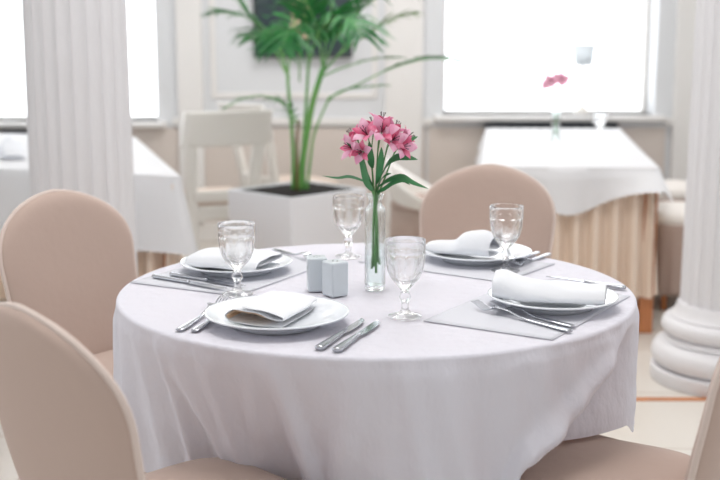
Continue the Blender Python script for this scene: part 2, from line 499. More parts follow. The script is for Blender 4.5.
# ------------------------------------------------------------------ table setting pieces
def make_mat(th, rad, label, L=.45, W=.30):
    x, y = polar(th, rad)
    m = MB(); nx, ny = 24, 18
    m.grid(lambda i, j: ((i/(nx-1)-.5)*W, (j/(ny-1)-.5)*L, .0), nx, ny)
    o = m.build('placemat', M['mat'], loc=(x, y, TZ+.0019), solid=.001); o.rotation_euler.z = math.radians(th)
    tag(o, label, 'placemat', 'grey placemats on the round table'); return o
make_mat(-32, .385, 'grey placemat under the plate on the right side of the round table', .44, .28)
make_mat(152, .38, 'grey placemat under the plate on the left side of the round table')
make_mat(54, .352, 'grey placemat under the plate at the back of the round table', .42, .27)
ZM = TZ+.0026
def make_plate(x, y, z, R, label):
    r = MB()
    prof = [(0, .004), (.30, .004), (.58, .004), (.60, 0), (.63, 0), (.655, .006), (.80, .014), (.97, .022), (1.0, .0235), (1.0, .0262), (.97, .0262), (.80, .019), (.68, .0125), (.63, .0095), (.5, .0085), (0, .0085)]
    r.lathe([(p*R, q) for p, q in prof], 96)
    o = r.build('dinner_plate', M['china'], loc=(x, y, z)); tag(o, label, 'plate', 'white dinner plates'); return o
PL = {}
PL[1] = (-.166, 2.238, TZ+.002, .144); PL[2] = (-.302, 2.755, ZM, .136); PL[3] = (.410, 2.388, ZM, .1375); PL[4] = (.30, 2.90, ZM, .140)
make_plate(*PL[1], 'white dinner plate at the front of the round table')
make_plate(*PL[2], 'white dinner plate on the left placemat')
make_plate(*PL[3], 'white dinner plate on the right placemat')
make_plate(*PL[4], 'white dinner plate at the back, before the beige chair')

# napkins: a folded strip of cloth swept along an axis
def make_napkin(loc, rz, profile, sections, label, tan_in=None):
    """profile: (x,z) control points of the folded edge; sections: (y, sx, sz, dx) along the napkin"""
    r = empty('folded_napkin', loc, rz); tag(r, label, 'napkin', 'folded white napkins')
    P = spline([(p[0], 0, p[1]*1.35) for p in profile], 60)
    S = spline([(s[0], s[1], s[2]) for s in sections], 16); D = spline([(s[3], 0, 0) for s in sections], 16)
    m = MB()
    def fn(i, j):
        p = P[i]; s = S[j]
        n = noise.noise(Vector((p.x*25, s.x*18, p.z*60)))*.004+noise.noise(Vector((p.x*16+loc[0]*9, s.x*13, .5)))*.0065*sstep(.012, .028, p.z)
        return (p.x*s.y+D[j].x, s.x, max(.0008, p.z*s.z+n*min(1, p.z/.01)))
    m.grid(fn, 60, 16); m.build('napkin_cloth', M['napkin'], r, solid=.0022, subd=1)
    if tan_in:  # thin tan sheet along the inner face of the fold
        a, e, off = tan_in
        m2 = MB()
        def fn2(i, j):
            k = a+(e-a)*i//19; p = P[k]; q = P[min(59, k+1)]; t = (q-P[max(0, k-1)]).normalized(); nn = Vector((t.z, 0, -t.x))*off
            s = S[j]
            n = noise.noise(Vector((p.x*25, s.x*18, p.z*60)))*.004+noise.noise(Vector((p.x*16+loc[0]*9, s.x*13, .5)))*.0065*sstep(.012, .028, p.z)
            return ((p.x+nn.x)*s.y+D[j].x, s.x*.985, max(.0008, (p.z+nn.z)*s.z+n*min(1, p.z/.01)))
        m2.grid(fn2, 20, 16); o = m2.build('napkin_tan_inside', M['napkin_in'], r, solid=.001, subd=1); o['label'] = 'tan inside of the fold'
    return r
zp = .0145
# front: long fold with an open loop at its near end
make_napkin((PL[1][0]-.005, PL[1][1]+.012, PL[1][2]+zp-.004), math.radians(-22),
            [(.058, .003), (.0, .002), (-.052, .004), (-.066, .013), (-.050, .024), (-.01, .022), (.03, .013), (.056, .012), (.060, .016), (.04, .019), (.0, .025), (-.03, .029)],
            [(-.088, 1.0, .95, 0), (-.04, .98, 1.05, .0), (.03, .95, 1.0, .0), (.095, .9, .9, -.004)],
            'white napkin on the front plate with an open fold that is tan inside', tan_in=(12, 31, .0031))
# left: flat stack of folds
make_napkin((PL[2][0]-.005, PL[2][1]-.012, PL[2][2]+zp), math.radians(66),
            [(.065, .003), (0, .002), (-.063, .004), (-.072, .010), (-.06, .016), (0, .014), (.062, .014), (.068, .019), (.06, .024), (0, .026), (-.055, .022), (-.07, .014)],
            [(-.10, .95, .9, 0), (-.04, 1, 1.05, 0), (.04, 1, 1.1, 0), (.10, .92, .8, .004)],
            'white napkin folded flat on the left plate')
# right: puffy fold with a peak at its left end
make_napkin((PL[3][0]-.018, PL[3][1]-.008, PL[3][2]+zp+.002), math.radians(90-14),
            [(.058, .003), (0, .002), (-.052, .004), (-.062, .014), (-.045, .026), (0, .031), (.045, .025), (.058, .016), (.05, .011), (.0, .012), (-.03, .016)],
            [(-.128, .8, .85, -.004), (-.05, .98, .75, .004), (.04, 1.0, 1.05, -.002), (.085, .95, 1.35, .004), (.108, .8, 1.25, .008)],
            'white napkin in a long puffy fold on the right plate')
# back: flat tail with a puffed roll
make_napkin((PL[4][0]-.02, PL[4][1]+.0, PL[4][2]+zp), math.radians(62),
            [(.05, .003), (0, .002), (-.048, .004), (-.060, .014), (-.045, .027), (0, .031), (.04, .025), (.052, .016), (.045, .011), (.0, .012), (-.03, .016)],
            [(-.072, .7, 1.1, -.004), (-.045, 1.0, 1.5, .0), (.0, .98, 1.35, -.002), (.035, .9, .75, .004), (.10, .95, .6, .0)],
            'white puffed napkin on the back plate before the beige chair')

# cutlery, lying along +x, handle end at x = 0
def make_fork(label, loc, rz, L=.215):
    r = empty('fork', loc, rz); tag(r, label, 'fork', 'steel forks on the round table')
    k = L/.21
    def zc(x): return (.004+.012*sstep(.09, .155, x)-.012*sstep(.15, .185, x)+.012*sstep(.178, .212, x))
    m = MB()
    hw = [(0, .0062), (.004, .0092), (.02, .0098), (.06, .0072), (.10, .0042), (.135, .0032)]
    def fn(i, j):
        x = .136*i/27; w = interp(hw, x); a = 2*PI*j/12
        return (x*k, w*math.cos(a), zc(x)+.0022*math.sin(a))
    m.grid(lambda j, i: fn(i, j), 12, 28, cu=True)
    m.add([fn(0, j) for j in range(12)], [tuple(range(12))]); m.build('handle', M['steel'], r)
    m = MB(); hw2 = [(.13, .0032), (.142, .006), (.152, .0115), (.166, .0125)]
    def fn2(i, j):
        x = .13+.036*i/9; w = interp(hw2, x); a = 2*PI*j/12
        return (x*k, w*math.cos(a), zc(x)+.0012*math.sin(a)+.002*(math.cos(a)**2)*sstep(.14, .16, x))
    m.grid(lambda j, i: fn2(i, j), 12, 10, cu=True)
    m.add([fn2(9, j) for j in range(12)], [tuple(range(12))])
    for q in (-.0102, -.0034, .0034, .0102):
        m.tube([(x*k, q*(1-.08*sstep(.17, .21, x)), zc(x)+.0008) for x in [.162+.05*t/6 for t in range(7)]], [.0019, .0018, .0017, .0016, .0015, .0013, .0007], 8)
    m.build('tines', M['steel'], r)
    return r
def make_knife(label, loc, rz, L=.235):
    r = empty('table_knife', loc, rz); tag(r, label, 'knife', 'steel knives on the round table')
    k = L/.235; m = MB()
    hw = [(0, .007), (.004, .0098), (.02, .0102), (.07, .0085), (.108, .0062), (.118, .0052)]
    def fn(i, j):
        x = .118*i/23; w = interp(hw, x); a = 2*PI*j/14
        return (x*k, w*math.cos(a), .0048+.0042*math.sin(a))
    m.grid(lambda j, i: fn(i, j), 14, 24, cu=True); m.add([fn(0, j) for j in range(14)], [tuple(range(14))]); m.add([fn(23, j) for j in range(14)], [tuple(range(14))])
    m.build('handle', M['steel'], r)
    m = MB()
    def bl(x):
        t = (x-.112)/(.235-.112); top = .0065-.0015*t; bot = -.0065-.004*sstep(0, .25, t)*(1-sstep(.45, 1.0, t)**1.5)
        if t > .85: q = (t-.85)/.15; bot = lerp(bot, top-.001, q*q)
        return top, bot
    vs = []; fs = []; n = 24
    for i in range(n):
        x = .112+.123*i/(n-1); t_, b_ = bl(x)
        vs += [(x*k, t_, .0062), (x*k, t_, .0040), (x*k, b_, .0048), (x*k, b_, .0052)]
    for i in range(n-1):
        a = 4*i
        for q in range(4): fs.append((a+q, a+(q+1) % 4, a+4+(q+1) % 4, a+4+q))
    fs += [(0, 1, 2, 3), (4*n-4, 4*n-1, 4*n-2, 4*n-3)]
    m.add(vs, fs); m.build('blade', M['steel'], r, angle=35)
    return r
def lay(fn, a, b, label, z, L):
    d = Vector((b[0]-a[0], b[1]-a[1])); return fn(label, (a[0], a[1], z), math.atan2(d.y, d.x), L)
Z1 = TZ+.0022
lay(make_fork, (-.352, 2.168), (-.282, 2.44), 'outer fork to the left of the front plate', Z1, .245)
lay(make_fork, (-.322, 2.162), (-.248, 2.45), 'inner fork beside the front plate, right of the outer fork', Z1, .245)
lay(make_knife, (-.076, 2.035), (.010, 2.26), 'left one of the two knives beside the front plate', Z1, .235)
lay(make_knife, (-.044, 2.020), (.046, 2.26), 'right one of the two knives beside the front plate', Z1, .235)
lay(make_knife, (-.490, 2.675), (-.300, 2.53), 'outer knife on the left placemat, nearest the table edge', ZM, .235)
lay(make_knife, (-.452, 2.700), (-.250, 2.55), 'inner knife on the left placemat, tucked beside the plate', ZM, .235)
lay(make_fork, (.408, 2.160), (.235, 2.37), 'outer fork on the right placemat, nearest the table edge', ZM, .26)
lay(make_fork, (.420, 2.196), (.275, 2.37), 'inner fork on the right placemat, close below the plate', ZM, .215)
lay(make_knife, (.600, 2.545), (.455, 2.66), 'knife behind the right plate on the right placemat', ZM, .2)
lay(make_fork, (-.23, 3.02), (-.115, 2.87), 'fork behind the left plate, pointing to the back goblet', ZM, .2)
lay(make_fork, (.470, 2.985), (.345, 2.80), 'left one of the two forks beside the back plate', ZM, .215)
lay(make_fork, (.495, 2.960), (.372, 2.78), 'right one of the two forks beside the back plate', ZM, .215)

# goblets
def make_goblet_mesh():
    r = empty('goblet', (0, 0, 0))
    NF = 10
    def fl(a, z):
        if z < .088: return 1
        k = sstep(.086, .096, z)*(1-sstep(.138, .142, z)); return 1-.055*k*(1-abs(math.cos(a*NF/2))**.6)
    m = MB()
    outer = [(0, 0), (.033, 0), (.035, .0015), (.0345, .003), (.026, .006), (.014, .010), (.0085, .015), (.0072, .022)]
    foot = outer+[(.0075, .030), (.0095, .036), (.012, .041), (.0125, .045), (.0105, .050), (.0085, .055)]
    m.lathe(foot+[(0, .055)], 60)
    bowl = [(0, .054), (.0083, .0545), (.0085, .058), (.0115, .064), (.0175, .071), (.0245, .079), (.0310, .089), (.0362, .102), (.0392, .117), (.0405, .131), (.0408, .1405), (.0415, .142), (.0408, .1445), (.0412, .158), (.0415, .170), (.0405, .1712), (.0395, .170),
            (.0388, .158), (.0378, .14), (.0362, .122), (.0330, .106), (.0275, .093), (.0200, .084), (.0110, .0785), (0, .0765)]
    st = MB(); st.lathe(bowl, 120, lambda a, z: 1); 
    # flutes only on the outer wall
    b2 = MB(); vs = []; n = 120
    cut = 16
    def modf(idx):
        return (lambda a, z: fl(a, z)) if idx <= cut else (lambda a, z: 1)
    rows = []; fs = []
    for idx, (rr, z) in enumerate(bowl):
        if rr < 1e-6: rows.append([len(vs)]); vs.append((0, 0, z)); continue
        row = []
        for i in range(n):
            a = 2*PI*i/n; k = modf(idx)(a, z); row.append(len(vs)); vs.append((rr*k*math.cos(a), rr*k*math.sin(a), z))
        rows.append(row)
    for A, B in zip(rows, rows[1:]):
        for i in range(n):
            j = (i+1) % n
            if len(A) == 1: fs.append((A[0], B[j], B[i]))
            elif len(B) == 1: fs.append((A[i], A[j], B[0]))
            else: fs.append((A[i], A[j], B[j], B[i]))
    b2.add(vs, fs)
    b2.build('bowl', M['glass'], r, angle=45); m.build('foot', M['glass'], r, angle=50)
    return r
GOB = make_goblet_mesh()
spots = [(-.272, 2.495, 'clear goblet before the napkin of the left plate'),
         (-.030, 2.935, 'clear goblet at the back, left of the flower vase'),
         (.092, 2.292, 'clear goblet in front of the flower vase'),
         (.355, 2.755, 'clear goblet before the chair across the table, right of the back napkin'),
         (1.32, 6.35, 'small clear goblet on the far right table')]
for i, (x, y, l) in enumerate(spots):
    o = GOB if i == 0 else copy_tree(GOB)
    o.location = (x, y, TZ+.0025 if i < 4 else .7545); o.scale = (1, 1, .94); o.rotation_euler.z = .3*i
    if i in (0, 3): o.location.z = ZM
    tag(o, l, 'goblet', 'clear fluted goblets')

# vases
def make_vase():
    r = empty('flower_vase', (0, 0, 0)); m = MB()
    out = [(0, 0), (.021, 0), (.0235, .003), (.0238, .01), (.0235, .10), (.0235, .178), (.0225, .186), (.0165, .193), (.0145, .199), (.0150, .207), (.0190, .216), (.0195, .218), (.0185, .2185), (.0140, .209), (.0128, .200), (.0145, .192), (.0200, .184), (.0212, .177), (.0212, .10), (.0212, .016), (.019, .011), (0, .010)]
    m.lathe(out, 64); m.build('glass_body', M['vase_glass'], r, angle=60)
    w = MB(); w.lathe([(0, .0115), (.0188, .0118), (.0208, .017), (.0208, .075), (0, .075)], 48); w.build('water', M['water'], r, angle=60)
    return r
V = make_vase(); V.location = (.034, 2.552, TZ+.002); tag(V, 'slim clear glass vase holding pink lilies in the middle of the round table', 'vase')
V2 = copy_tree(V); V2.location = (1.04, 6.12, .7545); tag(V2, 'glass vase on the far right table before the window', 'vase')

def blossom(m, m2, st, c, axis, size, roll):
    """one lily: six petals flaring round axis"""
    ax = Vector(axis).normalized(); s = ax.cross(Vector((.3, .2, 1)) if abs(ax.z) < .9 else Vector((1, 0, 0))).normalized(); t = ax.cross(s)
    for k in range(6):
        a = roll+k*PI/3; d = s*math.cos(a)+t*math.sin(a); side = ax.cross(d)
        L = size*(1.0 if k % 2 else .92); W = size*(.30 if k % 2 else .21)
        pts = []; ws = []
        for i in range(8):
            q = i/7
            out = .10*q+.62*q*q if True else 0
            pts.append(Vector(c)+ax*L*(.95*q-.35*q**3)+d*L*(out+.06))
            ws.append(W*math.sin(PI*min(1, .08+q*.92))**.75 if q < 1 else .0004)
        (m if k % 2 else m2).ribbon(pts, ws, side, .25)
    for k in range(4):
        a = roll+k*1.7; d = s*math.cos(a)+t*math.sin(a)
        p = [Vector(c)+ax*size*(.9*q)+d*size*.22*q*q for q in (0, .3, .6, .8)]
        st.tube(p, [.0007]*4, 5); st.tube([p[-1]-ax*.001, p[-1]+ax*.002], [.0011, .0008], 6)
def blade_leaf(m, ctrl, W):
    pts = spline(ctrl, 12); d = (pts[-1]-pts[0]); d.z = 0
    side = Vector((0, 0, 1)).cross(d)
    if side.length < 1e-4: side = Vector((1, 0, 0))
    side = side.normalized()+Vector((0, -.25, .75)); 
    m.ribbon(pts, [W*(math.sin(PI*min(1, .05+.95*i/11))**.8) for i in range(11)]+[.0003], side, .2)
def flower_stem(label, group, base, ctrl, blossoms, leaves, pm=('petal', 'petal2')):
    r = empty('lily_stem', base); tag(r, label, 'flower', group)
    B = Vector(base)
    m = MB(); main = spline([Vector(c)-B for c in ctrl], 16); m.tube(main, [.0024]*10+[.0021, .0019, .0018, .0017, .0016, .0015], 8)
    top = main[-3]
    for (c, ax, s, rl) in blossoms:
        c = Vector(c)-B; m.tube(spline([top, (top+c)/2+Vector((0, 0, .004)), c], 7), [.0014]*6+[.0022], 6)
    m.build('stalk', M['stem'], r)
    for (c, ax, s, rl) in blossoms:
        p1, p2, st = MB(), MB(), MB()
        blossom(p1, p2, st, Vector(c)-B, ax, s*.96, rl)
        o = p1.build('blossom', M[pm[0]], r); p2.build('inner_petals', M[pm[1]], o); st.build('stamens', M['stamen'], o)
    for (lc, W) in leaves:
        l = MB(); blade_leaf(l, [Vector(c)-B for c in lc], W*1.25); l.build('leaf', M['leaf'], r)
    return r
vx, vy = .034, 2.552; NZ = .955
def P_(dx, z, dy=0): return (vx+dx, vy+dy, z)
GS = 'pink lily stems in the vase on the round table'
_P = P_
def P_(dx, z, dy=0): return _P(dx*(.9 if z > 1.02 else 1), z if z < 1.0 else 1.0+(z-1.0)*.93, dy)
flower_stem('pink lily stem leaning furthest left in the vase on the round table', GS, P_(.004, .815),
    [P_(.004, .815), P_(.004, .90, .004), P_(-.001, NZ), P_(-.018, 1.02), P_(-.036, 1.075)],
    [(P_(-.046, 1.078, -.01), (-.8, -.5, .25), .046, .2), (P_(-.044, 1.098, .01), (-.7, .1, .7), .042, .9), (P_(-.03, 1.072, -.02), (-.35, -.9, .1), .040, .5)],
    [([P_(-.004, .99), P_(-.035, 1.005), P_(-.06, 1.012), P_(-.085, 1.008), P_(-.118, 1.012)], .007), ([P_(-.003, .985), P_(-.025, 1.03, -.01), P_(-.05, 1.075, -.015), P_(-.072, 1.095, -.02)], .009)])
flower_stem('pink lily stem left of the middle in the vase on the round table', GS, P_(-.006, .80),
    [P_(-.006, .80), P_(-.004, .90), P_(-.002, NZ, -.004), P_(-.008, 1.03), P_(-.014, 1.09)],
    [(P_(-.018, 1.108, -.012), (-.35, -.7, .6), .046, .1), (P_(-.004, 1.118, .012), (-.1, .2, 1), .044, .4)],
    [([P_(-.003, .975), P_(-.018, 1.0, -.02), P_(-.03, 1.04, -.03), P_(-.042, 1.072, -.03)], .010), ([P_(-.006, 1.03), P_(-.012, 1.06, -.022), P_(-.016, 1.10, -.035)], .008)])
flower_stem('tallest upright pink lily stem in the vase on the round table', GS, P_(.002, .79),
    [P_(.002, .79), P_(.001, .90), P_(.001, NZ), P_(.004, 1.03), P_(.008, 1.10)],
    [(P_(.014, 1.115, -.02), (.15, -.8, .5), .050, .3), (P_(.012, 1.128, .01), (.2, .1, 1), .046, .8)],
    [([P_(.002, .99), P_(.008, 1.02, -.02), P_(.012, 1.055, -.03), P_(.014, 1.085, -.035)], .0085), ([P_(0, .97), P_(.01, 1.0, -.01), P_(.02, 1.015, -.015), P_(.035, 1.02, -.02)], .006)])
flower_stem('pink lily stem right of the middle in the vase on the round table', GS, P_(.008, .81),
    [P_(.008, .81), P_(.005, .90), P_(.002, NZ, .004), P_(.014, 1.02), P_(.030, 1.085)],
    [(P_(.036, 1.096, -.018), (.45, -.8, .35), .046, .5), (P_(.040, 1.112, .012), (.5, .2, .8), .044, .1)],
    [([P_(.012, 1.01), P_(.03, 1.045, -.01), P_(.055, 1.06, -.012), P_(.082, 1.058, -.01), P_(.105, 1.052, -.01)], .0085), ([P_(.004, .985), P_(.03, 1.005, -.01), P_(.06, 1.012, -.012), P_(.085, .998, -.015), P_(.118, .984, -.015)], .007)])
flower_stem('pink lily stem leaning furthest right in the vase on the round table', GS, P_(-.002, .805),
    [P_(-.002, .805), P_(.002, .90, -.004), P_(.004, NZ), P_(.026, 1.02), P_(.052, 1.08)],
    [(P_(.058, 1.083, -.014), (.6, -.75, .1), .044, .2), (P_(.066, 1.096, .008), (.8, -.1, .45), .042, .7)],
    [([P_(.003, .975), P_(.02, .985, -.012), P_(.04, 1.0, -.015), P_(.062, 1.005, -.015), P_(.078, .992, -.015)], .0075), ([P_(.05, 1.075), P_(.07, 1.085), P_(.09, 1.10), P_(.105, 1.106)], .006)])
fx, fy = 1.04, 6.12
GF = 'pink lily stems in the vase on the far right table'
flower_stem('left pink lily stem in the vase on the far right table', GF, (fx-.003, fy, .80),
    [(fx-.003, fy, .80), (fx, fy, .96), (fx-.008, fy, 1.03), (fx-.02, fy, 1.06)],
    [((fx-.03, fy-.01, 1.065), (-.3, -.8, .4), .075, .3), ((fx-.05, fy, 1.055), (-.8, -.3, .3), .05, .1)],
    [([(fx, fy, .98), (fx-.01, fy-.03, 1.0), (fx-.02, fy-.05, .98)], .008)], ('petaly', 'petal'))
flower_stem('right pink lily stem in the vase on the far right table', GF, (fx+.004, fy, .80),
    [(fx+.004, fy, .80), (fx+.001, fy, .96), (fx+.008, fy, 1.03), (fx+.01, fy, 1.07)],
    [((fx+.005, fy-.01, 1.075), (.3, -.8, .5), .075, .6), ((fx+.03, fy, 1.085), (.7, -.3, .6), .05, .1)],
    [([(fx, fy, .97), (fx+.02, fy-.02, 1.0), (fx+.03, fy-.04, .97)], .008)], ('petaly', 'petal'))

# salt and pepper
def make_shaker(label, x, y, rz):
    r = empty('shaker', (x, y, TZ+.0024), rz); tag(r, label, 'shaker', 'square white shakers')
    m = MB(); m.box(-.022, .022, -.022, .022, 0, .078); m.build('body', M['ceramic'], r, bevel=.005, seg=3)
    m = MB()
    for (a, c) in ((-.006, 0), (.006, 0), (0, .008), (0, -.008)): m.lathe([(0, .0775), (.0016, .0775), (.0016, .0783), (0, .0783)], 10, M=Matrix.Translation((a, c, 0)))
    m.build('pour_holes', M['hole'], r)
make_shaker('square white shaker, the left one of the pair left of the vase', -.097, 2.54, .12)
make_shaker('square white shaker, the right one of the pair nearer the vase', -.055, 2.488, .62)

# ------------------------------------------------------------------ far tables
def far_table(label, pts, label_cloth, label_skirt, drop, corner_drop, overlay_only=False):
    """pts: near-left, near-right, far-right, far-left corners"""
    P = [Vector((p[0], p[1])) for p in pts]; c = sum(P, Vector((0, 0)))/4
    r = empty('dining_table', (c.x, c.y, 0)); tag(r, label, 'table')
    Q = [(p-c) for p in P]
    m = MB(); s = .985
    m.add([(q.x*s, q.y*s, .715) for q in Q]+[(q.x*s, q.y*s, .745) for q in Q], [(3, 2, 1, 0), (4, 5, 6, 7), (0, 1, 5, 4), (1, 2, 6, 5), (2, 3, 7, 6), (3, 0, 4, 7)])
    m.build('tabletop', M['wood'], r, smooth=False)
    for q in Q:
        k = q*.93; m = MB(); m.box(k.x-.03, k.x+.03, k.y-.03, k.y+.03, 0, .715); m.build('leg', M['wood'], r, smooth=False, bevel=.004)
    # overlay cloth: top plus hanging sides whose corners flare out and hang lower
    per = []
    n = 28
    for k in range(4):
        a, b_ = Q[k], Q[(k+1) % 4]
        for i in range(n): per.append((a.lerp(b_, i/n), k, i/n))
    N = len(per); m = MB()
    o = m.grid(lambda i, j: (per[i][0].x, per[i][0].y, .7535) if j == 1 else (per[i][0].x*.97, per[i][0].y*.97, .7535), N, 2, cu=True)
    m.f.append(tuple(range(N)))
    def side(i, j):
        p, k, u = per[i]; t = j/12
        e = (Q[(k+1) % 4]-Q[k]).normalized(); nrm = Vector((e.y, -e.x))
        cu = min(u, 1-u)*(Q[(k+1) % 4]-Q[k]).length                # distance from a corner
        cn = math.exp(-(cu/.10)**2)
        cd = p.normalized()
        d = drop(k, u)+corner_drop*cn
        wav = .018*math.sin(u*17+k)*t*(1-cn)
        out = nrm*(.012*sstep(0, .2, t)+wav+.02*t)*(1-cn)+cd*(.010+.13*t)*cn
        return (p.x+out.x, p.y+out.y, .7535-.012*sstep(0, .1, t)-d*t)
    m.grid(side, N, 13, cu=True)
    cl = m.build('tablecloth', M['table_cloth2'], loc=(c.x, c.y, 0)); tag(cl, label_cloth, 'tablecloth')
    # pleated skirt
    m = MB(); n = 130; per2 = []
    for k in range(4):
        a, b_ = Q[k], Q[(k+1) % 4]
        for i in range(n): per2.append((a.lerp(b_, i/n), k, i/n))
    N2 = len(per2)
    def sk(i, j):
        p, k, u = per2[i]; t = j/10
        L = (Q[(k+1) % 4]-Q[k]); nrm = Vector((L.y, -L.x)).normalized()
        cu = min(u, 1-u)*L.length; cn = sstep(0, .06, cu)
        ph = u*L.length/.085*2*PI
        wv = .034*math.copysign(abs(math.cos(ph))**.7, math.cos(ph))*cn
        out = nrm*(-.036+wv*(.55+.45*t)+.03*t)
        return (p.x*1.0+out.x, p.y+out.y, .72-.55*t)
    m.grid(sk, N2, 11, cu=True)
    s_ = m.build('table_skirt', M['skirt'], loc=(c.x, c.y, 0)); tag(s_, label_skirt, 'table skirt')
def dr(k, u):
    if k == 0: return .085+.11*math.exp(-((u-.5)/.24)**2)
    return .13
far_table('long dining table before the right window', [(.53, 5.02), (1.30, 4.97), (1.60, 7.10), (.78, 7.12)],
          'white cloth over the far right table before the window', 'pleated peach skirt around the far right table', dr, -.01)
far_table('dining table at the far left behind the fluted column', [(-1.85, 5.02), (-.735, 4.67), (-1.27, 6.5), (-2.35, 6.8)],
          'white cloth over the far left table, hanging in a slanting corner', 'peach skirt under the far left table', lambda k, u: .30, .0)
# dark radiators behind the far tables
def radiator(label, x0, x1, y, top):
    r = empty('radiator', ((x0+x1)/2, y, 0)); tag(r, label, 'radiator', 'dark radiators under the windows'); h = (x1-x0)/2
    m = MB(); n = int((x1-x0)/.06)
    for i in range(n): x = -h+(i+.5)*(2*h/n); m.box(x-.022, x+.022, -.03, .03, .12, top-.03)
    m.build('fins', M['dark'], r, smooth=False, bevel=.008)
    m = MB(); m.box(-h, h, -.045, .045, top-.028, top); m.build('top_grille', M['dark'], r, smooth=False, bevel=.004)
    for s in (-h+.06, h-.06):
        m = MB(); m.box(s-.02, s+.02, -.03, .03, 0, .12); m.build('foot', M['dark'], r, smooth=False)
radiator('dark radiator top showing behind the far right table', .79, 1.63, 7.31, .775)
radiator('dark radiator top showing under the left window, left of the column', -2.75, -1.55, 7.27, .725)

# small lamp on the right window sill
r = empty('table_lamp', (1.44, YB+.09, .815)); tag(r, 'small pale table lamp on the right window sill', 'lamp')
m = MB(); m.lathe([(0, 0), (.045, 0), (.05, .01), (.035, .04), (.012, .06), (.008, .08), (.008, .36), (0, .36)], 32); m.build('base', M['white_wood'], r, angle=50)
m = MB(); m.lathe([(.055, .31), (.078, .45)], 32); m.build('lamp_shade', M['shade'], r, solid=.003)
# napkin on the far left table
make_napkin((-1.62, 5.35, .755), .4, [(.055, .003), (0, .002), (-.052, .004), (-.062, .014), (-.045, .026), (0, .03), (.045, .025), (.055, .016)],
            [(-.10, .8, .9, 0), (-.03, 1, 1.4, 0), (.05, .9, 1.9, 0), (.09, .5, 2.2, 0)], 'white napkin on the far left table')

# ------------------------------------------------------------------ white chairs by the wall
def make_white_chair(label, x, y, facing):
    r = empty('white_chair', (x, y, 0), math.atan2(facing[1], facing[0])-PI/2); tag(r, label, 'chair', 'white wooden chairs by the wall')
    def yb(z): return -.20-(z-.45)*.16-.35*max(0, z-.65)**1.6
    def bar(name, pts, w, t):
        """flat curved board: pts along it, half widths across x, half thickness t"""
        m = MB(); P = spline(pts, 20); n = 12
        def f(i, j):
            q = 2*PI*i/n; ww = lerp(w[0], w[1], j/19)
            return (P[j].x+ww*math.copysign(abs(math.cos(q))**.5, math.cos(q)), P[j].y+t*math.copysign(abs(math.sin(q))**.5, math.sin(q)), P[j].z)
        m.grid(f, n, 20, cu=True); o = len(m.v)
        m.f.append(tuple(range(n))); m.f.append(tuple(o-n+i for i in range(n)))
        m.build(name, M['white_wood'], r)
    for s in (-1, 1):
        bar('back_leg', [(s*.17, -.32, 0), (s*.17, -.235, .22), (s*.165, yb(.45), .45), (s*.175, yb(.62), .62), (s*.19, yb(.80), .80), (s*.195, yb(.92), .92)], (.024, .040), .02)
        bar('front_leg', [(s*.19, .25, 0), (s*.19, .21, .22), (s*.19, .20, .44)], (.018, .026), .024)
    def rail(name, z0, z1, hw, t):
        m = MB()
        def f(j, i):
            q = 2*PI*j/20; u = i/12*2-1; zc = (z0+z1)/2; hz = (z1-z0)/2
            z = zc+hz*math.copysign(abs(math.sin(q))**.4, math.sin(q))
            return (u*hw, yb(z)-.03*(1-u*u)+t*math.copysign(abs(math.cos(q))**.5, math.cos(q)), z)
        m.grid(f, 20, 13, cu=True); o = len(m.v); m.f.append(tuple(range(20))); m.f.append(tuple(o-20+i for i in range(20)))
        m.build(name, M['white_wood'], r)
    rail('top_rail', .76, .945, .235, .016); rail('lower_rail', .47, .53, .17, .014)
    m = MB(); m.box(-.215, .215, -.215, .235, .37, .445); m.build('seat_frame', M['white_wood'], r, smooth=False, bevel=.012)
    m = MB(); m.box(-.205, .205, -.195, .225, .445, .485); m.build('seat_pad', M['seatpad'], r, bevel=.015, seg=4)
make_white_chair('white wooden chair between the far left table and the planter', -.81, 6.12, (-.45, .89))
make_white_chair('white wooden chair behind the palm planter', -.42, 6.72, (.80, .60))
# low tub chair
r = empty('tub_chair', (.36, 6.0, 0), -1.75); tag(r, 'low white tub chair with a beige skirt behind the pink lilies', 'chair')
m = MB()
def tub(sg):
    def f(i, j):
        a = PI*(-.08)+PI*1.16*i/32; t = j/10; e = abs(i-16)/16
        top = .70-.25*e**1.1; z = lerp(.42, top, t); rr = lerp(.17, .245, t**.8)+sg*.016*(1-(2*t-1)**6)
        return (rr*math.cos(a+PI), rr*math.sin(a+PI)*1.0+.02, z)
    return f
m.grid(tub(1), 33, 11); m.grid(tub(-1), 33, 11); m.build('shell', M['white_wood'], r)
m = MB(); m.lathe([(0, .485), (.14, .483), (.185, .47), (.2, .445), (.2, .43), (0, .42)], 40); m.build('seat', M['cover'], r)
m = MB(); m.lathe([(.195, .435), (.2, .3), (.215, .04)], 80, lambda a, z: 1+.02*math.sin(a*16)*(.45-z)); m.build('skirt', M['cover'], r, solid=.004)

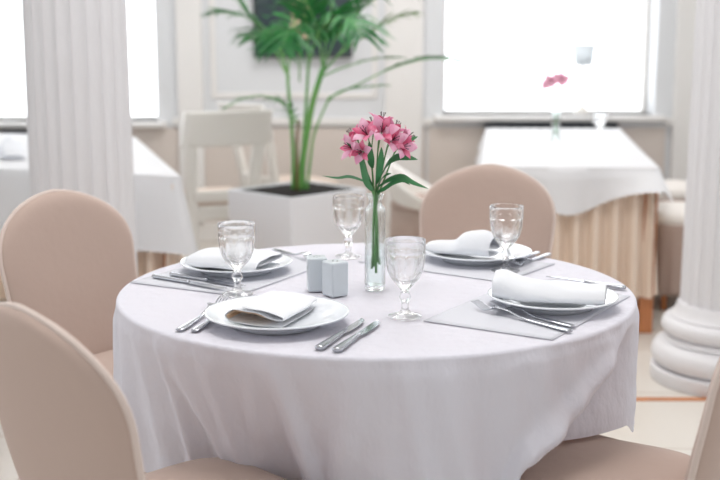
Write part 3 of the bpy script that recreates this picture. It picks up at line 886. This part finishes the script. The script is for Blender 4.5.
# ------------------------------------------------------------------ palm in planter
pc = (-.297, 5.44)
r = empty('square_planter', (pc[0], pc[1], 0), math.atan2(.73, .68)-.03); tag(r, 'square white planter standing behind the round table', 'planter')
hx, hy, H_ = .245, .225, .60; m = MB()
ring_ = lambda a, b_, z: [(-a, -b_, z), (a, -b_, z), (a, b_, z), (-a, b_, z)]
L_ = ring_(hx*.97, hy*.97, 0)+ring_(hx, hy, H_)+ring_(hx-.022, hy-.022, H_)+ring_(hx-.024, hy-.024, .54)
fs = []
for k in range(3):
    for i in range(4): j = (i+1) % 4; fs.append((4*k+i, 4*k+j, 4*k+4+j, 4*k+4+i))
fs += [(3, 2, 1, 0), (12, 13, 14, 15)]
m.add(L_, fs); m.build('pot', M['planter'], r, smooth=False, bevel=.004)
m = MB()
m.grid(lambda i, j: ((i/15-.5)*2*(hx-.0235), (j/15-.5)*2*(hy-.0235), .592+.004*noise.noise(Vector((i*.7, j*.7, 0)))+.008*math.exp(-((i-7)**2+(j-7)**2)/20)), 16, 16)
so = m.build('soil', M['soil'], r)

palm = empty('palm_plant', (pc[0]+.01, pc[1]-.02, .59)); tag(palm, 'tall green palm with arching feathery fronds growing in the white planter', 'plant')
PB = Vector(palm.location)
SC = 5.42/1150
def W(px, py, dy=0):
    """plan position of a point of the palm: height and sideways reach measured at the pot's distance"""
    Y = 5.42+dy; z = 1.32 - (py-35)*Y/1150; x = (px-360)*Y/1150
    return Vector((x, Y, z))-PB
def cane(ctrl, r0, r1, m_):
    m = MB(); p = spline(ctrl, 22); m.tube(p, [lerp(r0, r1, i/21) for i in range(22)], 9); m.build('cane', m_, palm)
def frond(ctrl, n, L, W_, mt, start=.25, droop=.5):
    """a rachis with narrow leaflets on both sides"""
    st = MB(); p = spline(ctrl, 30); st.tube(p, [lerp(.0045, .0012, i/29) for i in range(30)], 7)
    o = st.build('frond', M['palm_stem'], palm)
    lf = MB()
    for k in range(n):
        t = start+(1-start)*(k+.5)/n; f = t*29; i = min(28, int(f)); q = p[i].lerp(p[i+1], f-i)
        T = (p[i+1]-p[i]).normalized(); sd = T.cross(Vector((0, 0, 1)))
        if sd.length < .2: sd = T.cross(Vector((0, 1, 0)))
        sd.normalize(); upv = sd.cross(T)
        for s in (-1, 1):
            l = L*(math.sin(PI*min(1, .22+.70*(t-start)/(1-start)))**.8)*random.uniform(.85, 1.12)
            d = (T*random.uniform(.62, .85)+sd*s*random.uniform(.45, .75)+upv*random.uniform(.05, .3)).normalized()
            pts = [q+d*l*u-Vector((0, 0, 1))*l*droop*u*u*random.uniform(.7, 1.2) for u in (0, .2, .4, .6, .8, 1)]
            lf.ribbon(pts, [.8*W_*w for w in (.35, .9, 1, .85, .5, .04)], T.cross(d).cross(d)*1.0+Vector((0, 0, .0001)), .25)
    lf.build('leaflets', mt, o)
# canes rising from the soil
cane([(.0, 0, 0), W(304, 150), W(312, 105), W(323, 68)], .017, .013, M['palm_stem'])
cane([(-.03, .01, 0), W(293, 150), W(291, 115), W(288, 75)], .010, .007, M['palm_stem'])
cane([(.02, .02, 0), W(303, 150, .03), W(306, 110, .03), W(309, 65, .03)], .010, .007, M['palm_stem'])
cane([(-.012, -.03, 0), W(297, 165, -.05), W(297, 140, -.05), W(299, 118, -.05)], .009, .006, M['palm_brown'])
cane([(.035, -.01, 0), W(310, 160), W(315, 130), W(330, 95)], .007, .005, M['palm_stem'])
F = frond
F([W(290, 78), W(280, 45), W(258, 22), W(232, 14), W(212, 14)], 15, .17, .010, M['palm'], .3, .35)
F([W(289, 76), W(270, 40), W(250, 15), W(235, -10), W(228, -30)], 16, .22, .011, M['palm'], .3, .3)
F([W(297, 120, -.05), W(288, 104, -.1), W(268, 95, -.15), W(245, 97, -.2), W(224, 107, -.25)], 10, .08, .006, M['palm'], .15, .3)
F([W(295, 122, -.05), W(290, 112), W(280, 100), W(270, 96)], 7, .12, .008, M['palm'], .1, .5)
F([W(323, 70), W(335, 40), W(355, 15), W(385, -5), W(415, -8)], 16, .22, .012, M['palm'], .2, .45)
F([W(323, 70), W(328, 30), W(336, -5), W(352, -40), W(372, -60)], 20, .30, .015, M['palm'], .15, .4)
F([W(323, 70, .02), W(318, 30, -.1), W(306, 0, -.25), W(290, -25, -.4), W(270, -30, -.5)], 20, .32, .015, M['palm'], .15, .5)
F([W(309, 66, .03), W(308, 30), W(300, -10), W(285, -40), W(262, -50)], 16, .28, .012, M['palm'], .25, .4)
F([W(309, 66, .03), W(318, 35, -.1), W(333, 20, -.3), W(350, 20, -.45), W(362, 35, -.55)], 16, .24, .013, M['palm'], .2, .5)
F([W(323, 70), W(342, 52), W(365, 36), W(392, 20), W(414, 14)], 13, .17, .009, M['palm_tip'], .35, .3)
F([W(289, 80, .05), W(283, 55, .15), W(272, 35, .3), W(262, 30, .45), W(252, 40, .6)], 14, .22, .012, M['palm'], .2, .45)
F([W(300, 80, .05), W(300, 50, -.15), W(296, 30, -.35), W(290, 30, -.5), W(284, 45, -.6)], 16, .24, .013, M['palm'], .2, .45)
F([W(330, 96), W(360, 82), W(395, 66), W(435, 58), W(482, 67)], 13, .14, .011, M['palm'], .4, .25)
F([W(323, 75), W(345, 66), W(375, 58), W(405, 57)], 9, .10, .006, M['palm'], .35, .3)
F([W(328, 100), W(340, 90), W(362, 86), W(388, 84)], 7, .09, .005, M['palm'], .3, .3)
F([W(288, 80), W(292, 40, .1), W(300, 5, .2), W(310, -30, .3), W(325, -50, .3)], 18, .28, .013, M['palm'], .15, .6)
F([W(323, 72), W(345, 45, .1), W(360, 10, .15), W(366, -25, .2)], 14, .20, .012, M['palm'], .3, .35)

# ------------------------------------------------------------------ light: overcast sky, brighter on the window side
w = bpy.data.worlds.new('sky'); sc.world = w; w.use_nodes = True; nt = w.node_tree
bg = nt.nodes['Background']
tc = nt.nodes.new('ShaderNodeTexCoord'); sp = nt.nodes.new('ShaderNodeSeparateXYZ'); nt.links.new(tc.outputs['Generated'], sp.inputs[0])
mr = nt.nodes.new('ShaderNodeMapRange'); mr.inputs[1].default_value = -.6; mr.inputs[2].default_value = .7; mr.inputs[3].default_value = .7; mr.inputs[4].default_value = 4.0
nt.links.new(sp.outputs['Y'], mr.inputs[0])
bg.inputs[0].default_value = (.93, .968, 1.0, 1)
nt.links.new(mr.outputs[0], bg.inputs[1])
# two added fill lamps below the ceiling, brightening table and back wall
for (x, y) in ((0, 2.4), (0, 5.6)):
    l = bpy.data.lights.new('fill_light', 'AREA'); l.shape = 'DISK'; l.size = 1.6; l.energy = 40 if y < 4 else 48; l.color = (1, .99, .98)
    o = bpy.data.objects.new('fill_light', l); COL.objects.link(o); o.location = (x, y, ZC-.25)

# ------------------------------------------------------------------ camera
cd = bpy.data.cameras.new('camera'); cam = bpy.data.objects.new('camera', cd); COL.objects.link(cam)
cam.location = (0, 0, 1.32); cam.rotation_euler = (math.radians(90-10.1), 0, 0)
cd.sensor_width = 36; cd.lens = 57.5; cd.clip_start = .05
cd.dof.use_dof = True; cd.dof.focus_distance = 2.42; cd.dof.aperture_fstop = 2.8
sc.camera = cam
sc.view_settings.view_transform = 'Standard'; sc.view_settings.look = 'None'; sc.view_settings.gamma = 1
sc.view_settings.exposure = 0.04
sc.cycles.use_denoising = True
